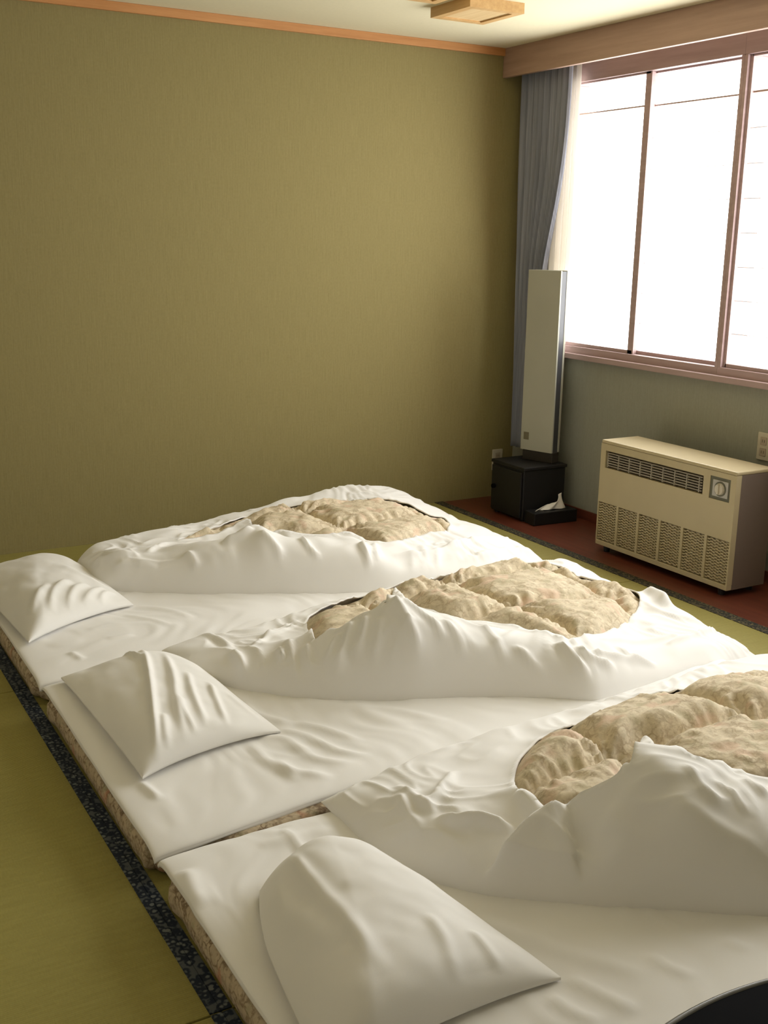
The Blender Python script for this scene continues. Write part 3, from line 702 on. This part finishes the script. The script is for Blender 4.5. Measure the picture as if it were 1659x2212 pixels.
Q3 = quilt('rumpled white quilt with beige centre on the nearest futon', -2.545, -.64, [
    (-2.545, -2.885, .135, .14, -3.08, .15, -3.25), (-2.42, -2.875, .145, .18, -3.20, .195, -3.40), (-2.33, -2.855, .15, .19, -3.26, .21, -3.475), (-2.24, -2.84, .155, .195, -3.34, .245, -3.545), (-2.16, -2.83, .155, .20, -3.40, .31, -3.60), (-2.05, -2.82, .16, .205, -3.44, .37, -3.68), (-1.92, -2.81, .16, .21, -3.45, .335, -3.76),
    (-1.75, -2.80, .16, .22, -3.47, .265, -3.85), (-1.5, -2.785, .16, .23, -3.5, .23, -3.93), (-1.2, -2.745, .16, .22, -3.55, .21, -3.95), (-.92, -2.715, .15, .17, -3.55, .16, -3.93), (-.64, -2.73, .06, .06, -3.5, .06, -3.88)],
    [(1110, 1700), (1112, 1675), (1122, 1650), (1145, 1622), (1180, 1597), (1250, 1568), (1330, 1536), (1420, 1508), (1510, 1490), (1590, 1476), (1659, 1472), (1780, 1480), (1850, 1520), (1870, 1580), (1840, 1640), (1760, 1690), (1659, 1697), (1560, 1661), (1470, 1632), (1410, 1612), (1382, 1612), (1368, 1632), (1347, 1664), (1330, 1690), (1288, 1706), (1250, 1724), (1215, 1750), (1195, 1757), (1168, 1742), (1142, 1722), (1118, 1716)],
    [([(1225, 1742), (1200, 1762), (1140, 1810), (1080, 1870), (1035, 1928), (1020, 1945)], .065, .009, 'step'), 
     ([(950, 1765), (985, 1782), (1050, 1785), (1110, 1800)], .022, .016, R_), ([(850, 1700), (900, 1735), (940, 1760)], .010, .014, R_), ([(860, 1720), (880, 1770), (910, 1810)], .010, .018, R_), ([(920, 1750), (960, 1700), (980, 1670)], .008, .014, R_), ([(1115, 1720), (1150, 1750), (1165, 1770)], .012, .012, R_),
     ([(1480, 1660), (1510, 1700), (1560, 1750)], .008, .014, R_), ([(1540, 1690), (1580, 1720), (1620, 1770)], .008, .012, R_), ([(1430, 1760), (1520, 1790), (1600, 1840), (1659, 1880)], .014, .025, R_), ([(1600, 1690), (1659, 1730)], .010, .018, R_), ([(1300, 1770), (1330, 1820), (1340, 1900)], .009, .03, R_)],
    29, (-1.46, .42, -3.22, .36), .07)

# ------------------------------------------------------------------ pillows
def pillow(label, quad, T, ridge, strokes, seed, bow=(0, 0, 0, 0), zb=.111, rnd=(0, 0, 0, 0)):
    """quad: plan corners back-left, back-right, front-right, front-left; u left to right, v back to front"""
    A, B, Cc, D = [np.array(q, float) for q in quad]
    nu, nv = 110, 120
    u = cosmap(nu); v = cosmap(nv); U, V = np.meshgrid(u, v); U = U.ravel(); V = V.ravel()
    def plan(U, V):
        k = lambda t: 4*t*(1-t)
        P = (A[None]*((1-U)*(1-V))[:, None]+B[None]*(U*(1-V))[:, None]+Cc[None]*(U*V)[:, None]+D[None]*((1-U)*V)[:, None])
        n = A+B+Cc+D; c = n/4
        # bow the four sides (left, right, back, front), metres, outward
        dxl = (A+D)/2-c; dxl /= np.linalg.norm(dxl); dyb = (A+B)/2-c; dyb /= np.linalg.norm(dyb)
        P = P+dxl[None]*(bow[0]*k(V)*(1-U)-bow[1]*k(V)*U)[:, None]+dyb[None]*(bow[2]*k(U)*(1-V)-bow[3]*k(U)*V)[:, None]
        # round the corners
        for q, (a_, b_), c_ in zip(rnd, ((1-U, 1-V), (U, 1-V), (U, V), (1-U, V)), (A, B, Cc, D)):
            if q:
                wgt = np.clip(1-np.hypot((1-a_), (1-b_))/.45, 0, 1)**1.6; dv = c-c_; P = P+(dv/np.linalg.norm(dv))[None]*(q*wgt)[:, None]
        return P
    P = plan(U, V)
    r = ridge(V)                        # where along u the crest lies
    s = np.where(U < r, U/r, (1-U)/(1-r)); s = np.clip(s, 0, 1)
    hu = np.where(U < r, np.clip(1-(1-s)**1.5, 0, 1)**.85, np.clip(1-(1-s)**2.3, 0, 1)**.85)
    w = np.clip(4*V*(1-V), 0, 1); hv = np.clip(1-np.abs(2*V-1)**4.5, 0, 1)**.5
    Z = T(V)*hu*hv
    Z = Z+strokes_eval(U, V, strokes)*np.clip(hv*np.clip(s*4, 0, 1), 0, 1)
    Z = Z+.006*fbm(U*3+seed, V*4, seed, 3)*np.minimum(1, 6*np.minimum(s, w))
    lift = .009*np.clip(1-(np.abs(2*V-1)*np.abs(2*U-1))**3, 0, 1)
    Z = np.maximum(Z, 0)+.006+lift
    body = np.clip(np.minimum(np.minimum(U, 1-U), np.minimum(V, 1-V))/.09, 0, 1)
    under = lift*(1-body)**2
    top = np.stack([P[:, 0], P[:, 1], zb+Z], 1); bot = np.stack([P[:, 0], P[:, 1], zb+under], 1)
    Fg = grid_faces(nu, nv); N = nu*nv
    I = np.arange(N).reshape(nv, nu); loop = np.concatenate([I[0, :-1], I[:-1, -1], I[-1, :0:-1], I[:0:-1, 0]]); nx = np.roll(loop, -1)
    Fa = np.concatenate([Fg[:, ::-1], Fg+N, np.stack([loop, nx, nx+N, loop+N], 1)])
    V3 = np.concatenate([top, bot]); c = V3[:, :2].mean(0)
    o = put_mesh('pillow', V3[:, 0]-c[0], V3[:, 1]-c[1], V3[:, 2]-zb, Fa, M['white2'], None); o.location = (c[0], c[1], zb)
    me = o.data; bm = bmesh.new(); bm.from_mesh(me); bmesh.ops.recalc_face_normals(bm, faces=bm.faces); bm.to_mesh(me); bm.free()
    return tag(o, label, 'pillow', 'white pillows')
zq = .118
pillow('white pillow at the head of the farthest futon by the wall', [at(-75, 1232, zq)[:2], at(180, 1222, zq)[:2], at(288, 1305, zq)[:2], at(62, 1385, zq)[:2]],
       lambda V: .080+0*V, lambda V: .66-.5*V,
       [([(.25, .95), (.4, .8), (.6, .7)], .012, .03, R_), ([(.4, .97), (.55, .84), (.72, .76)], .012, .03, R_), ([(.55, .97), (.7, .88), (.85, .8)], .010, .028, R_), ([(.7, .98), (.8, .9), (.92, .86)], .010, .025, R_), ([(.1, .9), (.25, .8), (.4, .72)], .010, .03, R_), ([(.6, .4), (.8, .6), (.95, .85)], .008, .05, R_)], 2, (.01, -.01, .01, -.02), rnd=(0, .035, 0, 0))
pillow('white pillow with deep creases on the middle futon', [at(132, 1462, zq)[:2], at(425, 1428, zq)[:2], at(606, 1578, zq)[:2], at(308, 1678, zq)[:2]],
       lambda V: .085-.015*V, lambda V: .60-.46*V,
       [([(.56, .03), (.53, .2), (.40, .5), (.20, .85), (.10, .99)], .017, .024, R_), ([(.44, .03), (.48, .14), (.50, .22)], .014, .02, R_), ([(.70, .15), (.60, .45), (.42, .78), (.32, .98)], .013, .028, R_), ([(.74, .4), (.62, .65), (.50, .95)], .011, .024, R_), ([(.84, .5), (.72, .78), (.64, .97)], .010, .022, R_), ([(.50, .7), (.44, .82), (.41, .97)], .009, .02, R_), ([(.3, .8), (.24, .9), (.2, .98)], .010, .025, R_), ([(.9, .6), (.9, .8), (.93, .95)], .007, .03, R_)], 6, (0, -.015, .01, -.02), rnd=(0, .035, 0, 0))
pillow('white plump pillow on the nearest futon', [at(525, 1908, zq)[:2], at(815, 1850, zq)[:2], at(1212, 2110, zq)[:2], at(705, 2330, zq)[:2]],
       lambda V: .112+0*V, lambda V: .60-.40*V,
       [([(.28, .08), (.27, .3), (.28, .6), (.3, .9)], .010, .04, R_), ([(.1, .15), (.12, .4), (.2, .7)], .008, .05, R_), ([(.55, .97), (.6, .85), (.62, .72)], .008, .03, R_), ([(.75, .97), (.76, .88), (.76, .8)], .007, .025, R_)], 9, (.01, .0, .02, -.01), rnd=(.045, .03, 0, 0))

# ------------------------------------------------------------------ black table in the near corner
tx, ty, tr, tz = -2.47, -4.725, .66, .33
tbl = tag(empty('low_table', (tx, ty, 0)), 'round black lacquered low table in the bottom right corner', 'table')
MB().lathe([(.2, tz-.028), (tr-.012, tz-.028), (tr-.004, tz-.022), (tr-.004, tz-.004), (tr-.010, tz-.001), (.3, tz-.001)], 128).build('tabletop', M['black_gloss'], tbl, smooth=True)
def ring():
    n = 160; prof = [(tr-.009, tz-.0005), (tr-.004, tz+.0012), (tr+.002, tz-.003), (tr+.002, tz-.02), (tr-.003, tz-.024), (tr-.008, tz-.02)]
    V = []; Fc = []; k = len(prof)
    for i in range(n):
        t = 2*math.pi*i/n
        for r, z in prof: V.append((r*math.cos(t), r*math.sin(t), z))
    for i in range(n):
        for j in range(k): a = i*k+j; b = i*k+(j+1) % k; c = ((i+1) % n)*k+(j+1) % k; d_ = ((i+1) % n)*k+j; Fc.append((a, d_, c, b))
    mesh('edge_band', V, Fc, M['rim'], tbl, True)
ring()
for q in range(4):
    a = math.pi/4+q*math.pi/2; cx, cy = .42*math.cos(a), .42*math.sin(a)
    MB().cyl((cx*1.08, cy*1.08, 0), (cx, cy, tz-.026), .022, .032, 20).build('leg', M['black_gloss'], tbl)
